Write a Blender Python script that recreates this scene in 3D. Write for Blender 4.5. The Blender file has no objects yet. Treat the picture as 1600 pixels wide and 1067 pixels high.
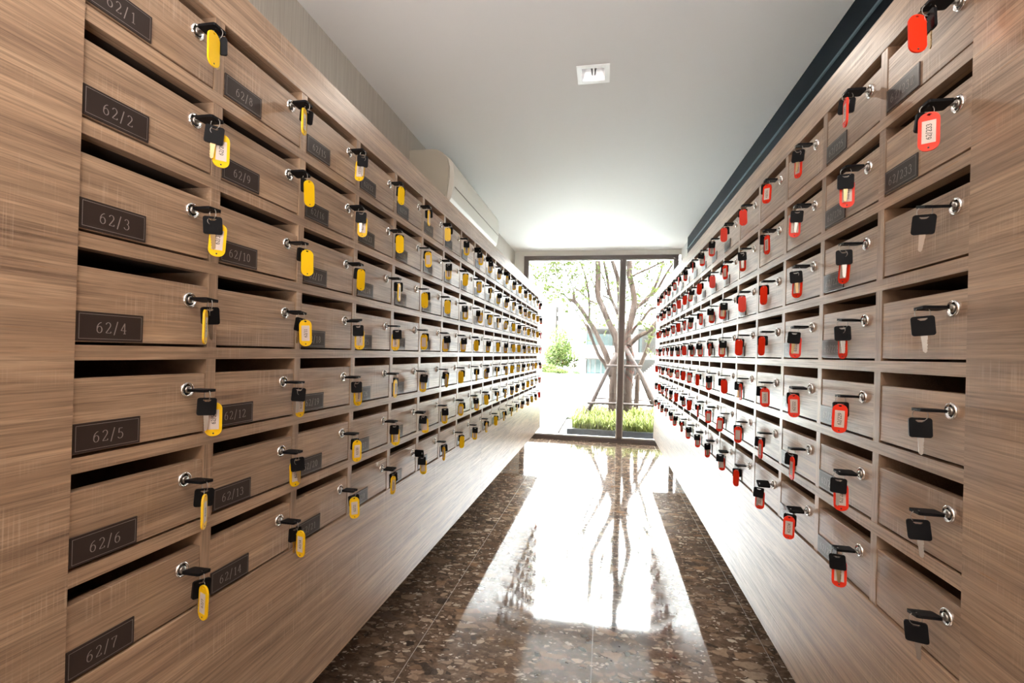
import bpy, bmesh, math, random
from mathutils import Vector, Matrix

# ------------------------------------------------------------------ camera, sky, sun, exposure
scene = bpy.context.scene
COL = scene.collection
rng = random.Random(62)
YAW, PIT, ROL = -.1903, .0046, .0262
FPX, CXP, CYP = 755.0, 799.6, 547.7


def camera_axes():
    cy, sy, cp, sp = math.cos(YAW), math.sin(YAW), math.cos(PIT), math.sin(PIT)
    fw = Vector((sy * cp, cy * cp, sp)); rt = Vector((cy, -sy, 0)); up = rt.cross(fw)
    c, s = math.cos(ROL), math.sin(ROL)
    return fw, c * rt + s * up, -s * rt + c * up


FW, RT, UP = camera_axes()
cam_data = bpy.data.cameras.new('camera')
cam = bpy.data.objects.new('camera', cam_data)
COL.objects.link(cam)
cam.matrix_world = Matrix(((RT.x, UP.x, -FW.x, 0), (RT.y, UP.y, -FW.y, 0), (RT.z, UP.z, -FW.z, 0), (0, 0, 0, 1)))
cam_data.sensor_fit = 'HORIZONTAL'
cam_data.sensor_width = 36.0
cam_data.lens = FPX / 1600 * 36
cam_data.shift_x = (800 - CXP) / 1600
cam_data.shift_y = (CYP - 533.5) / 1600
cam_data.clip_start = .02
cam_data.clip_end = 300
scene.camera = cam

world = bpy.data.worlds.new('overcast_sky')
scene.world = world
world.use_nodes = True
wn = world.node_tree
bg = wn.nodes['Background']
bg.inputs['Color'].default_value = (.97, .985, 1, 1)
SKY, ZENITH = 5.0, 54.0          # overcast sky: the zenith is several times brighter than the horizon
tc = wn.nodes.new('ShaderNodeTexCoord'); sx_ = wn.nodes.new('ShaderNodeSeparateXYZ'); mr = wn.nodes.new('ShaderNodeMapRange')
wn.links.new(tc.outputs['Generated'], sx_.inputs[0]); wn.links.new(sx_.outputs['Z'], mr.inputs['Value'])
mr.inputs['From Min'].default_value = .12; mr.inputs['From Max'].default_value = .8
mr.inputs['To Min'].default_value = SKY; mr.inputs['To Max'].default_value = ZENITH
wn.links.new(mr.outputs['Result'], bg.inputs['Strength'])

scene.view_settings.view_transform = 'Standard'
scene.view_settings.look = 'None'
scene.view_settings.gamma = 1
scene.view_settings.use_curve_mapping = False
scene.view_settings.exposure = 1.05


def area_light(name, loc, rot, sx, sy, power, color, spread=math.pi):
    l = bpy.data.lights.new(name, 'AREA')
    l.shape = 'RECTANGLE'; l.size = sx; l.size_y = sy; l.energy = power; l.color = color; l.spread = spread
    o = bpy.data.objects.new(name, l); COL.objects.link(o)
    o.location = loc; o.rotation_euler = rot
    return o


def portal(name, loc, rot, sx, sy):
    o = area_light(name, loc, rot, sx, sy, 1, (1, 1, 1))
    o.data.cycles.is_portal = True
    return o


# the room's measures (metres, camera at the origin)
ZF, ZC = -1.155, 1.40            # floor, ceiling
YWIN, YBACK = 6.60, -1.9         # garden window, closing wall behind the camera
XWL, XWR = -1.255, .915          # side walls
XL, XR = -.728, .531             # cabinet fronts
W, H, T = .2613, .16, .022       # mailbox pitch, row pitch, board thickness
YL, YR = .5269, .8178            # first column line, left and right
ZL, ZR = .6133, .6212            # top opening edge, left and right
NL, NR = 18, 16
WO, HO = W - T, H - T
ZB = -.872                       # underside of the cabinets
ZT = .70                         # top of the cabinets

portal('window_portal', (-.1, YWIN + .06, .1), (math.radians(-90), 0, 0), 2.1, 2.4)
# sunlight on the garden (high, from the right) and two unseen fill lights added behind the camera
sun_data = bpy.data.lights.new('sun', 'SUN'); sun_data.energy = 4; sun_data.angle = .02; sun_data.color = (1, .96, .9)
sun = bpy.data.objects.new('sun', sun_data); COL.objects.link(sun)
sun.rotation_euler = (math.radians(-22), math.radians(32), 0)
area_light('fill_uplight', (.1, YBACK + .35, -.3), (math.radians(152), 0, math.radians(22)), 1.6, .5, 52, (1, .95, .93), math.radians(110))  # added fill, aimed up to brighten the near ceiling
area_light('warm_fill_light', (.28, -.55, ZC - .28), (0, math.radians(32), 0), .45, .9, 6.5, (1, .84, .68))  # added warm fill for the near woodwork, tilted to the left wall

# ------------------------------------------------------------------ materials
def new_mat(name):
    m = bpy.data.materials.new(name)
    m.use_nodes = True
    return m, m.node_tree.nodes, m.node_tree.links, m.node_tree.nodes['Principled BSDF']


def plain(name, col, rough=.5, metal=0.0, spec=.5, coat=0.0, trans=0.0, emit=None, estr=1.0, ior=1.5):
    m, n, l, p = new_mat(name)
    p.inputs['Base Color'].default_value = (*col, 1)
    p.inputs['Roughness'].default_value = rough
    p.inputs['Metallic'].default_value = metal
    p.inputs['Specular IOR Level'].default_value = spec
    p.inputs['Coat Weight'].default_value = coat
    p.inputs['Coat Roughness'].default_value = .1
    p.inputs['Transmission Weight'].default_value = trans
    p.inputs['IOR'].default_value = ior
    if emit:
        p.inputs['Emission Color'].default_value = (*emit, 1)
        p.inputs['Emission Strength'].default_value = estr
    return m


def mapping(n, l, scale, src, rot=(0, 0, 0)):
    mp = n.new('ShaderNodeMapping')
    mp.inputs['Scale'].default_value = scale
    mp.inputs['Rotation'].default_value = rot
    l.new(src, mp.inputs['Vector'])
    return mp.outputs['Vector']


def noise(n, l, vec, scale, detail=3, rough=.55, dist=0):
    t = n.new('ShaderNodeTexNoise')
    t.inputs['Scale'].default_value = scale; t.inputs['Detail'].default_value = detail
    t.inputs['Roughness'].default_value = rough; t.inputs['Distortion'].default_value = dist
    l.new(vec, t.inputs['Vector'])
    return t.outputs['Fac']


def ramp(n, l, fac, stops):
    r = n.new('ShaderNodeValToRGB')
    e = r.color_ramp.elements
    while len(e) < len(stops): e.new(.5)
    for i, (p, c) in enumerate(stops):
        e[i].position = p; e[i].color = (*c, 1)
    l.new(fac, r.inputs['Fac'])
    return r.outputs['Color']


def mixc(n, l, fac, a, b, mode='MIX'):
    m = n.new('ShaderNodeMix'); m.data_type = 'RGBA'; m.blend_type = mode
    if isinstance(fac, float): m.inputs['Factor'].default_value = fac
    else: l.new(fac, m.inputs['Factor'])
    for k, v in (('A', a), ('B', b)):
        s = [i for i in m.inputs if i.name == k and i.type == 'RGBA'][0]
        if isinstance(v, tuple): s.default_value = (*v, 1)
        else: l.new(v, s)
    return [o for o in m.outputs if o.type == 'RGBA'][0]


def mathn(n, l, op, a, b=None, clamp=False):
    m = n.new('ShaderNodeMath'); m.operation = op; m.use_clamp = clamp
    for i, v in enumerate((a, b)):
        if v is None: continue
        if isinstance(v, (int, float)): m.inputs[i].default_value = v
        else: l.new(v, m.inputs[i])
    return m.outputs[0]


def wood_material(name='limed_oak_laminate', vertical=False):
    m, n, l, p = new_mat(name)
    geo = n.new('ShaderNodeNewGeometry')
    oi = n.new('ShaderNodeObjectInfo')
    off = n.new('ShaderNodeVectorMath'); off.operation = 'SCALE'
    comb = n.new('ShaderNodeCombineXYZ')
    l.new(oi.outputs['Random'], comb.inputs[1]); l.new(oi.outputs['Random'], comb.inputs[2])
    l.new(comb.outputs[0], off.inputs[0]); off.inputs['Scale'].default_value = 37
    add = n.new('ShaderNodeVectorMath'); add.operation = 'ADD'
    l.new(geo.outputs['Position'], add.inputs[0]); l.new(off.outputs[0], add.inputs[1])
    v = add.outputs[0]
    g = (lambda a, b: (a, b, a)) if vertical else (lambda a, b: (b, a, b))
    fine = noise(n, l, mapping(n, l, g(6, 330), v), 1, 4, .7, .3)
    mid = noise(n, l, mapping(n, l, g(1.7, 38), v), 1, 4, .6, .8)
    broad = noise(n, l, mapping(n, l, g(.9, 7), v), 1, 3, .5, .6)
    c1 = ramp(n, l, mid, [(.25, WOOD_D), (.48, WOOD_M), (.72, WOOD_L)])
    c2 = ramp(n, l, fine, [(.34, (.50, .47, .45)), (.5, (.95, .95, .95)), (.66, (1.3, 1.27, 1.24))])
    c = mixc(n, l, .85, c1, c2, 'MULTIPLY')
    c3 = ramp(n, l, broad, [(.3, (.82, .8, .78)), (.7, (1.12, 1.1, 1.08))])
    c = mixc(n, l, .8, c, c3, 'MULTIPLY')
    # saw marks across the grain, in patches
    saw = noise(n, l, mapping(n, l, g(430, 6), v), 1, 2, .6)
    patch = noise(n, l, mapping(n, l, g(7, 16), v), 1, 2, .5)
    s = mathn(n, l, 'MULTIPLY', ramp(n, l, saw, [(.52, (0, 0, 0)), (.68, (1, 1, 1))]),
              ramp(n, l, patch, [(.5, (0, 0, 0)), (.68, (.5, .5, .5))]))
    c = mixc(n, l, s, c, WOOD_SAW)
    l.new(c, p.inputs['Base Color'])
    l.new(ramp(n, l, fine, [(.3, (.42, .42, .42)), (.7, (.27, .27, .27))]), p.inputs['Roughness'])
    p.inputs['Specular IOR Level'].default_value = .9
    b = n.new('ShaderNodeBump'); b.inputs['Strength'].default_value = .12; b.inputs['Distance'].default_value = .002
    l.new(fine, b.inputs['Height']); l.new(b.outputs[0], p.inputs['Normal'])
    return m


WOOD_D, WOOD_M, WOOD_L, WOOD_SAW = (.215, .138, .094), (.375, .25, .163), (.51, .36, .243), (.64, .49, .37)
M_WOOD = wood_material()
M_WOODV = wood_material('limed_oak_edge_board', True)
M_PLAIN_DARK = plain('unlit_box_interior_board', (.055, .036, .025), .7)  # near-black colour paints in the shade inside the slots


def floor_material():
    m, n, l, p = new_mat('polished_brown_conglomerate')
    geo = n.new('ShaderNodeNewGeometry')
    v = geo.outputs['Position']
    wob = n.new('ShaderNodeTexNoise'); wob.inputs['Scale'].default_value = 16; wob.inputs['Detail'].default_value = 3
    l.new(v, wob.inputs['Vector'])
    wv = n.new('ShaderNodeVectorMath'); wv.operation = 'SCALE'; wv.inputs['Scale'].default_value = .035
    l.new(wob.outputs['Color'], wv.inputs[0])
    ad = n.new('ShaderNodeVectorMath'); ad.operation = 'ADD'
    l.new(v, ad.inputs[0]); l.new(wv.outputs[0], ad.inputs[1])

    def stones(scale, stops, rnd=1.0):
        t = n.new('ShaderNodeTexVoronoi'); t.inputs['Scale'].default_value = scale
        t.inputs['Randomness'].default_value = rnd
        l.new(mapping(n, l, (.58, 1, 1), ad.outputs[0]), t.inputs['Vector'])
        sep = n.new('ShaderNodeSeparateColor'); l.new(t.outputs['Color'], sep.inputs[0])
        col = ramp(n, l, sep.outputs[0], stops)
        e = n.new('ShaderNodeTexVoronoi'); e.feature = 'DISTANCE_TO_EDGE'; e.inputs['Scale'].default_value = scale
        e.inputs['Randomness'].default_value = rnd
        l.new(mapping(n, l, (.58, 1, 1), ad.outputs[0]), e.inputs['Vector'])
        return col, e.outputs['Distance'], sep.outputs[1]

    base = ramp(n, l, noise(n, l, mapping(n, l, (.6, 1, 1), v), 26, 6, .7), [(.3, (.045, .03, .022)), (.5, (.12, .082, .058)), (.7, (.22, .155, .112))])

    def layer(c, scale, keep_at, stops, e0, e1):
        col, be, br = stones(scale, stops)
        edge = ramp(n, l, be, [(e0, (0, 0, 0)), (e1, (1, 1, 1))])
        keep = ramp(n, l, br, [(keep_at, (0, 0, 0)), (keep_at + .02, (1, 1, 1))])
        return mixc(n, l, mathn(n, l, 'MULTIPLY', edge, keep), c, col)

    c = layer(base, 95, .62, [(0, (.10, .07, .05)), (.5, (.26, .19, .14)), (.8, (.5, .42, .34)), (1, (.62, .55, .46))], .10, .2)
    c = layer(c, 40, .55, [(0, (.045, .035, .03)), (.35, (.2, .13, .085)), (.7, (.28, .2, .145)), (.9, (.45, .36, .27)), (1, (.5, .43, .35))], .10, .16)
    c = layer(c, 17, .66, [(0, (.035, .028, .025)), (.3, (.15, .11, .085)), (.6, (.25, .155, .095)), (1, (.3, .23, .17))], .12, .16)
    mott = noise(n, l, v, 60, 4, .6)
    c = mixc(n, l, .6, c, ramp(n, l, mott, [(.3, (1.0, 1.0, 1.0)), (.7, (1.75, 1.72, 1.7))]), 'MULTIPLY')
    l.new(c, p.inputs['Base Color'])
    p.inputs['Roughness'].default_value = .055
    p.inputs['IOR'].default_value = 2.1
    p.inputs['Specular IOR Level'].default_value = .5
    b = n.new('ShaderNodeBump'); b.inputs['Strength'].default_value = .015; b.inputs['Distance'].default_value = .01
    l.new(noise(n, l, v, 2.2, 2), b.inputs['Height']); l.new(b.outputs[0], p.inputs['Normal'])
    return m


def wallpaper():
    m, n, l, p = new_mat('ribbed_beige_wallpaper')
    geo = n.new('ShaderNodeNewGeometry')
    f = noise(n, l, mapping(n, l, (1, 150, 3), geo.outputs['Position']), 1, 3, .6)
    l.new(ramp(n, l, f, [(.3, (.43, .39, .34)), (.7, (.56, .52, .46))]), p.inputs['Base Color'])
    p.inputs['Roughness'].default_value = .7
    return m


def bark():
    m, n, l, p = new_mat('ridged_brown_bark')
    geo = n.new('ShaderNodeNewGeometry')
    f = noise(n, l, mapping(n, l, (38, 38, 5), geo.outputs['Position']), 1, 4, .6, .5)
    l.new(ramp(n, l, f, [(.3, (.006, .004, .003)), (.5, (.018, .012, .0095)), (.75, (.036, .026, .020))]), p.inputs['Base Color'])
    p.inputs['Roughness'].default_value = .9
    p.inputs['Specular IOR Level'].default_value = .05
    b = n.new('ShaderNodeBump'); b.inputs['Strength'].default_value = .8; b.inputs['Distance'].default_value = .02
    l.new(f, b.inputs['Height']); l.new(b.outputs[0], p.inputs['Normal'])
    return m


def leafy(name, a, b_, scale=9, trans=.35):
    m, n, l, p = new_mat(name)
    geo = n.new('ShaderNodeNewGeometry')
    f = noise(n, l, geo.outputs['Position'], scale, 3)
    c = ramp(n, l, f, [(.35, a), (.65, b_)])
    l.new(c, p.inputs['Base Color'])
    p.inputs['Roughness'].default_value = .55
    p.inputs['Specular IOR Level'].default_value = .08
    tr = n.new('ShaderNodeBsdfTranslucent'); l.new(c, tr.inputs['Color'])
    mx = n.new('ShaderNodeMixShader'); mx.inputs[0].default_value = trans
    out = n['Material Output']
    l.new(p.outputs[0], mx.inputs[1]); l.new(tr.outputs[0], mx.inputs[2]); l.new(mx.outputs[0], out.inputs['Surface'])
    return m


def glass():
    m, n, l, p = new_mat('clear_window_glass')
    n.remove(p)
    t = n.new('ShaderNodeBsdfTransparent'); t.inputs['Color'].default_value = (.98, 1, .99, 1)
    g = n.new('ShaderNodeBsdfGlossy'); g.inputs['Roughness'].default_value = 0
    f = n.new('ShaderNodeFresnel'); f.inputs['IOR'].default_value = 1.5
    mx = n.new('ShaderNodeMixShader')
    l.new(f.outputs[0], mx.inputs[0]); l.new(t.outputs[0], mx.inputs[1]); l.new(g.outputs[0], mx.inputs[2])
    l.new(mx.outputs[0], n['Material Output'].inputs['Surface'])
    return m


def water():
    m, n, l, p = new_mat('pale_turquoise_pool_water')
    geo = n.new('ShaderNodeNewGeometry')
    p.inputs['Base Color'].default_value = (.50, .53, .52, 1)
    p.inputs['Roughness'].default_value = .06
    p.inputs['IOR'].default_value = 1.33
    b = n.new('ShaderNodeBump'); b.inputs['Strength'].default_value = .35; b.inputs['Distance'].default_value = .05
    l.new(noise(n, l, mapping(n, l, (1.2, 3.5, 1), geo.outputs['Position']), 2.4, 4, .6), b.inputs['Height'])
    l.new(b.outputs[0], p.inputs['Normal'])
    return m


M_FLOOR = floor_material()
M_PAPER = wallpaper()
M_CEIL = plain('matt_white_ceiling_paint', (.80, .80, .80), .8)
M_WHITE = plain('white_paint', (.82, .82, .80), .7)
M_FRAME = plain('dark_bronze_aluminium', (.13, .105, .10), .4, .3)
M_NAVY = plain('near_black_glossy_panel', (.004, .008, .014), .5, 0, .06)
M_STRIP = plain('brushed_steel_strip', (.12, .17, .2), .5, .2, .2)
M_GLASS = glass()
M_WATER = water()
M_BARK = bark()
M_POLE = leafy('weathered_timber_pole', (.010, .007, .006), (.022, .015, .0125), 20, 0.0)
M_LEAF = leafy('olive_green_leaf', (.018, .027, .006), (.042, .05, .012), 4, .5)
M_GRASS = leafy('yellow_green_grass', (.035, .046, .008), (.08, .088, .02), 14, .3)
M_SHRUB = leafy('bright_green_shrub_leaf', (.028, .048, .010), (.055, .072, .02), 3, .4)
M_GRANITE = plain('charcoal_granite', (.010, .011, .013), .35, 0, .3)
M_GRAVEL = plain('brown_grey_pebble', (.13, .11, .10), .6)
M_CHROME = plain('polished_chrome', (.78, .76, .74), .12, 1)
M_BRASS = plain('brassy_key_metal', (.42, .31, .17), .35, 1)
M_STEEL = plain('nickel_key_metal', (.40, .37, .34), .35, 1)
M_BLACK = plain('black_moulded_plastic', (.005, .005, .006), .5, 0, .12)
M_YELLOW = plain('yellow_plastic_tag', (.88, .53, .006), .35, 0, .3)
M_RED = plain('red_orange_plastic_tag', (.84, .03, .006), .35, 0, .3)
for mm, cc in ((M_YELLOW, (1, .62, .02)), (M_RED, (1, .10, .02))):
    mm.node_tree.nodes['Principled BSDF'].inputs['Subsurface Weight'].default_value = .12
    mm.node_tree.nodes['Principled BSDF'].inputs['Subsurface Scale'].default_value = .01
M_PAPERLABEL = plain('off_white_paper_label', (.62, .52, .46), .6)
M_INK = plain('black_ink', (.02, .02, .02), .6)
M_PLATE = plain('smoked_brown_acrylic', (.038, .026, .022), .28, 0, .5)
M_ETCH = plain('etched_grey_lettering', (.42, .38, .35), .45, .5)
M_CLEAR = plain('faint_clear_film', (.3, .2, .14), .15)
M_AC = plain('cream_air_conditioner_plastic', (.74, .71, .64), .4)
M_DARKGREY = plain('dark_grey_plastic', (.05, .05, .05), .5)
M_LAMP = plain('lamp_glow', (1, 1, 1), .5, emit=(1, .97, .92), estr=5)
M_REFL = plain('satin_lamp_reflector', (.75, .75, .76), .25, .8)
M_STONEWHITE = plain('pale_render', (.06, .057, .054), .8)
M_BEIGE = plain('beige_render', (.035, .026, .021), .8)
M_FAINT = plain('sunlit_cream_render', (.06, .054, .05), .9)
M_DARKGLASS = plain('dark_teal_glazing', (.03, .06, .06), .1)
M_TEAL = plain('turquoise_pool_tile', (.05, .25, .32), .3)
M_LAWN = leafy('pale_lawn_green', (.05, .062, .028), (.07, .08, .04), 1, 0.0)
M_SOIL = plain('dark_planting_soil', (.03, .022, .016), .95)


# ------------------------------------------------------------------ mesh helpers
class MB:
    def __init__(self): self.v = []; self.f = []; self.s = []
    def add(self, vs, fs, smooth=False):
        o = len(self.v); self.v += [tuple(q) for q in vs]
        for f in fs: self.f.append(tuple(i + o for i in f)); self.s.append(smooth)
        return self
    def box(self, x0, x1, y0, y1, z0, z1):
        vs = [(x, y, z) for x in (x0, x1) for y in (y0, y1) for z in (z0, z1)]
        return self.add(vs, [(0, 1, 3, 2), (4, 6, 7, 5), (0, 4, 5, 1), (2, 3, 7, 6), (0, 2, 6, 4), (1, 5, 7, 3)])
    def tube(self, pts, rad, n=8, closed=False):
        P = [Vector(p) for p in pts]; m = len(P)
        R = rad if isinstance(rad, (list, tuple)) else [rad] * m
        vs = []; ref = None
        for i, p in enumerate(P):
            if closed: t = P[(i + 1) % m] - P[i - 1]
            else: t = P[min(i + 1, m - 1)] - P[max(i - 1, 0)]
            t.normalize()
            if ref is None: ref = t.orthogonal().normalized()
            ref = (ref - t * ref.dot(t)).normalized(); b = t.cross(ref)
            for k in range(n):
                a = 2 * math.pi * k / n
                vs.append(p + (ref * math.cos(a) + b * math.sin(a)) * R[i])
        fs = []
        for i in range(m if closed else m - 1):
            j = (i + 1) % m
            for k in range(n): fs.append((i * n + k, i * n + (k + 1) % n, j * n + (k + 1) % n, j * n + k))
        if not closed: fs += [tuple(reversed(range(n))), tuple((m - 1) * n + k for k in range(n))]
        return self.add(vs, fs, True)
    def lathe_y(self, prof, n=24):
        vs = []; fs = []
        for r, y in prof:
            for k in range(n):
                a = 2 * math.pi * k / n; vs.append((r * math.cos(a), y, r * math.sin(a)))
        for i in range(len(prof) - 1):
            for k in range(n): fs.append((i * n + k, (i + 1) * n + k, (i + 1) * n + (k + 1) % n, i * n + (k + 1) % n))
        return self.add(vs, fs, True)
    def prism(self, poly, axis, a, b):
        def q(u, w, d):
            return (d, u, w) if axis == 0 else (u, d, w) if axis == 1 else (u, w, d)
        n = len(poly)
        vs = [q(u, w, a) for u, w in poly] + [q(u, w, b) for u, w in poly]
        fs = [tuple(range(n)), tuple(reversed(range(n, 2 * n)))] + [(i, i + n, (i + 1) % n + n, (i + 1) % n) for i in range(n)]
        return self.add(vs, fs)
    def holed(self, outer, hc, hr, axis, a, b):
        """flat plate with a hole: outer loop, hole centre hc with radii hr"""
        n = len(outer)
        inner = []
        for u, w in outer:
            t = math.atan2(w - hc[1], u - hc[0]); inner.append((hc[0] + hr[0] * math.cos(t), hc[1] + hr[1] * math.sin(t)))
        def q(u, w, d):
            return (d, u, w) if axis == 0 else (u, d, w) if axis == 1 else (u, w, d)
        vs = [q(*p, a) for p in outer] + [q(*p, a) for p in inner] + [q(*p, b) for p in outer] + [q(*p, b) for p in inner]
        fs = []
        for i in range(n):
            j = (i + 1) % n
            fs += [(i, j, n + j, n + i), (2 * n + j, 2 * n + i, 3 * n + i, 3 * n + j), (j, i, 2 * n + i, 2 * n + j), (n + i, n + j, 3 * n + j, 3 * n + i)]
        return self.add(vs, fs)
    def mesh(self, name, mat, bevel=0.0):
        me = bpy.data.meshes.new(name)
        me.from_pydata(self.v, [], self.f)
        me.polygons.foreach_set('use_smooth', self.s)
        me.materials.append(mat)
        bm = bmesh.new(); bm.from_mesh(me)
        bmesh.ops.recalc_face_normals(bm, faces=bm.faces)
        if bevel:
            bmesh.ops.bevel(bm, geom=list(bm.edges), offset=bevel, segments=2, affect='EDGES', profile=.5)
        bm.to_mesh(me); bm.free()
        return me
    def build(self, name, mat, parent=None, loc=None, bevel=0.0):
        return put(name, self.mesh(name, mat, bevel), parent, loc)


def put(name, me, parent=None, loc=None):
    o = bpy.data.objects.new(name, me); COL.objects.link(o)
    if parent is not None: o.parent = parent
    if loc is not None: o.location = loc
    return o


def empty(name, loc=(0, 0, 0), rz=0.0):
    o = bpy.data.objects.new(name, None); COL.objects.link(o)
    o.location = loc; o.rotation_euler = (0, 0, rz); o.empty_display_size = .02
    return o


def tag(o, label, cat, group=None, kind=None):
    o['label'] = label; o['category'] = cat
    if group: o['group'] = group
    if kind: o['kind'] = kind
    return o


def struct(name, mb, mat, bevel=0.0):
    o = mb.build(name, mat, None, None, bevel); o['kind'] = 'structure'
    return o


def rrect(w, h, r, n=5, cx=0.0, cy=0.0):
    out = []
    for sx, sy, a0 in ((1, 1, 0), (-1, 1, 90), (-1, -1, 180), (1, -1, 270)):
        for k in range(n + 1):
            a = math.radians(a0 + 90 * k / n)
            out.append((cx + sx * (w / 2 - r) + r * math.cos(a), cy + sy * (h / 2 - r) + r * math.sin(a)))
    return out


def at(px, py, depth_y):
    """the point on the plane y = depth_y that the photograph shows at that pixel"""
    r = FW + RT * ((px - CXP) / FPX) - UP * ((py - CYP) / FPX)
    return r * (depth_y / r.y)


# ------------------------------------------------------------------ lettering (drawn digits with thick and thin strokes)
def arc(cx, cy, rx, ry, a0, a1, n=14):
    return [(cx + rx * math.cos(math.radians(a0 + (a1 - a0) * k / n)), cy + ry * math.sin(math.radians(a0 + (a1 - a0) * k / n))) for k in range(n + 1)]


DIG = {
    '0': [arc(.27, .5, .23, .49, 90, 450, 24)],
    '1': [[(.27, 0), (.27, 1)], [(.27, .99), (.2, .9), (.1, .86)], [(.1, .0), (.44, .0)]],
    '2': [arc(.26, .74, .21, .25, 165, -35, 14) + [(.3, .38), (.06, .03)], [(.05, .02), (.5, .02)], [(.5, .02), (.52, .16)]],
    '3': [arc(.25, .76, .19, .23, 160, -80, 14), arc(.24, .28, .24, .27, 85, -160, 16)],
    '4': [[(.37, 0), (.37, 1)], [(.37, .98), (.02, .3)], [(.02, .3), (.54, .3)], [(.24, 0), (.5, 0)]],
    '5': [[(.46, .98), (.13, .98)], [(.13, .98), (.1, .54)], arc(.24, .31, .25, .3, 125, -150, 18)],
    '6': [[(.44, .96), (.3, .92), (.16, .78), (.07, .58), (.05, .34)], arc(.27, .31, .22, .3, 180, 540, 22)],
    '7': [[(.05, .98), (.5, .98)], [(.5, .98), (.36, .62), (.24, .3), (.2, 0)], [(.05, .98), (.04, .84)]],
    '8': [arc(.27, .76, .17, .22, 90, 450, 20), arc(.27, .28, .22, .27, 90, 450, 22)],
    '9': [[(.1, .04), (.24, .08), (.38, .22), (.47, .42), (.49, .66)], arc(.27, .69, .22, .3, 0, 360, 22)],
    '/': [[(.02, -.16), (.34, 1.12)]],
}
ADV = {c: .66 for c in '0123456789'}; ADV['1'] = .56; ADV['/'] = .52


def text_mesh(s, height, thin, thick, extra=0.0):
    """lettering in the local XZ plane, centred, facing -Y"""
    mb = MB(); x = 0.0
    width = sum(ADV[c] + extra for c in s) - extra - .1
    for c in s:
        for st in DIG[c]:
            pts = [Vector(((x + a - width / 2) * height, (b - .5) * height)) for a, b in st]
            n = len(pts); L = []; R = []
            for i, p in enumerate(pts):
                d = (pts[min(i + 1, n - 1)] - pts[max(i - 1, 0)])
                d = d.normalized() if d.length > 1e-9 else Vector((1, 0))
                w = (thin + (thick - thin) * abs(d.y) ** 1.5) * height
                q = Vector((-d.y, d.x)) * w / 2
                L.append(p + q); R.append(p - q)
            vs = [(p.x, 0, p.y) for p in L] + [(p.x, 0, p.y) for p in R]
            mb.add(vs, [(i, i + 1, n + i + 1, n + i) for i in range(n - 1)])
        x += ADV[c] + extra
    return mb


# ------------------------------------------------------------------ room shell
struct('floor', MB().box(XWL - .1, XWR + .1, YBACK, YWIN + .03, ZF - .12, ZF), M_FLOOR)
M_JOINT = plain('pale_floor_joint', (.42, .38, .33), .5)
for i, jx in enumerate((-.69, -.02, .655)):
    struct('trim_%d' % (i + 1), MB().box(jx - .0011, jx + .0011, YBACK, YWIN - .08, ZF - .004, ZF + .0004), M_JOINT)
ceil = MB()
LX, LY, LS = -.09, 2.43, .078   # recessed lamp opening
ceil.box(XWL - .1, LX - LS, YBACK, YWIN + .1, ZC, ZC + .1).box(LX + LS, XWR + .2, YBACK, YWIN + .1, ZC, ZC + .1)
ceil.box(LX - LS, LX + LS, YBACK, LY - LS, ZC, ZC + .1).box(LX - LS, LX + LS, LY + LS, YWIN + .1, ZC, ZC + .1)
struct('ceiling', ceil, M_CEIL)
struct('wall_left', MB().box(XWL - .1, XWL, YBACK, YWIN + .1, ZF, ZC), M_PAPER)
struct('wall_right', MB().box(XWR + .03, XWR + .13, YBACK, YWIN + .1, ZF, ZC), M_WHITE)
wb = MB().box(XWL, XWR + .03, YWIN - .03, YWIN + .1, 1.337, ZC).box(XWL, -1.125, YWIN - .03, YWIN + .1, ZF, 1.337)
struct('wall_front', MB().box(XWL, XWR + .03, YBACK - .1, YBACK, ZF, ZC), M_WHITE)
struct('wall_back', wb, M_WHITE)
# dark glossy band above the right-hand cabinet
struct('trim_4', MB().box(XWR, XWR + .028, YBACK, 5.9, ZT - .2, ZC - .004), M_NAVY)
struct('trim_5', MB().box(XWR - .008, XWR - .0005, YBACK, 5.88, 1.255, 1.266), M_STRIP)

# window: frame, mullion, two panes
win = struct('window_1', MB().box(-1.122, XWR, YWIN - .04, YWIN + .04, 1.287, 1.335)
             .box(-1.122, XWR, YWIN - .04, YWIN + .04, ZF, ZF + .05)
             .box(-1.122, -1.07, YWIN - .039, YWIN + .039, ZF + .05, 1.287).box(XWR - .05, XWR, YWIN - .039, YWIN + .039, ZF + .05, 1.287)
             .box(.181, .242, YWIN - .045, YWIN + .045, ZF + .05, 1.287), M_FRAME)
bead = MB()
for x0, x1 in ((-1.07, .181), (.242, XWR - .05)):
    bead.box(x0, x1, YWIN - .02, YWIN + .02, ZF + .05, ZF + .066).box(x0, x1, YWIN - .02, YWIN + .02, 1.271, 1.287)
    bead.box(x0, x0 + .014, YWIN - .02, YWIN + .02, ZF + .066, 1.271).box(x1 - .014, x1, YWIN - .02, YWIN + .02, ZF + .066, 1.271)
bead.build('glazing_bead', plain('pale_aluminium_bead', (.5, .48, .46), .4, .6), win)
for x0, x1 in ((-1.056, .167), (.256, XWR - .064)):
    MB().box(x0, x1, YWIN - .004, YWIN + .004, ZF + .066, 1.271).build('window_pane', M_GLASS, win)

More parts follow.
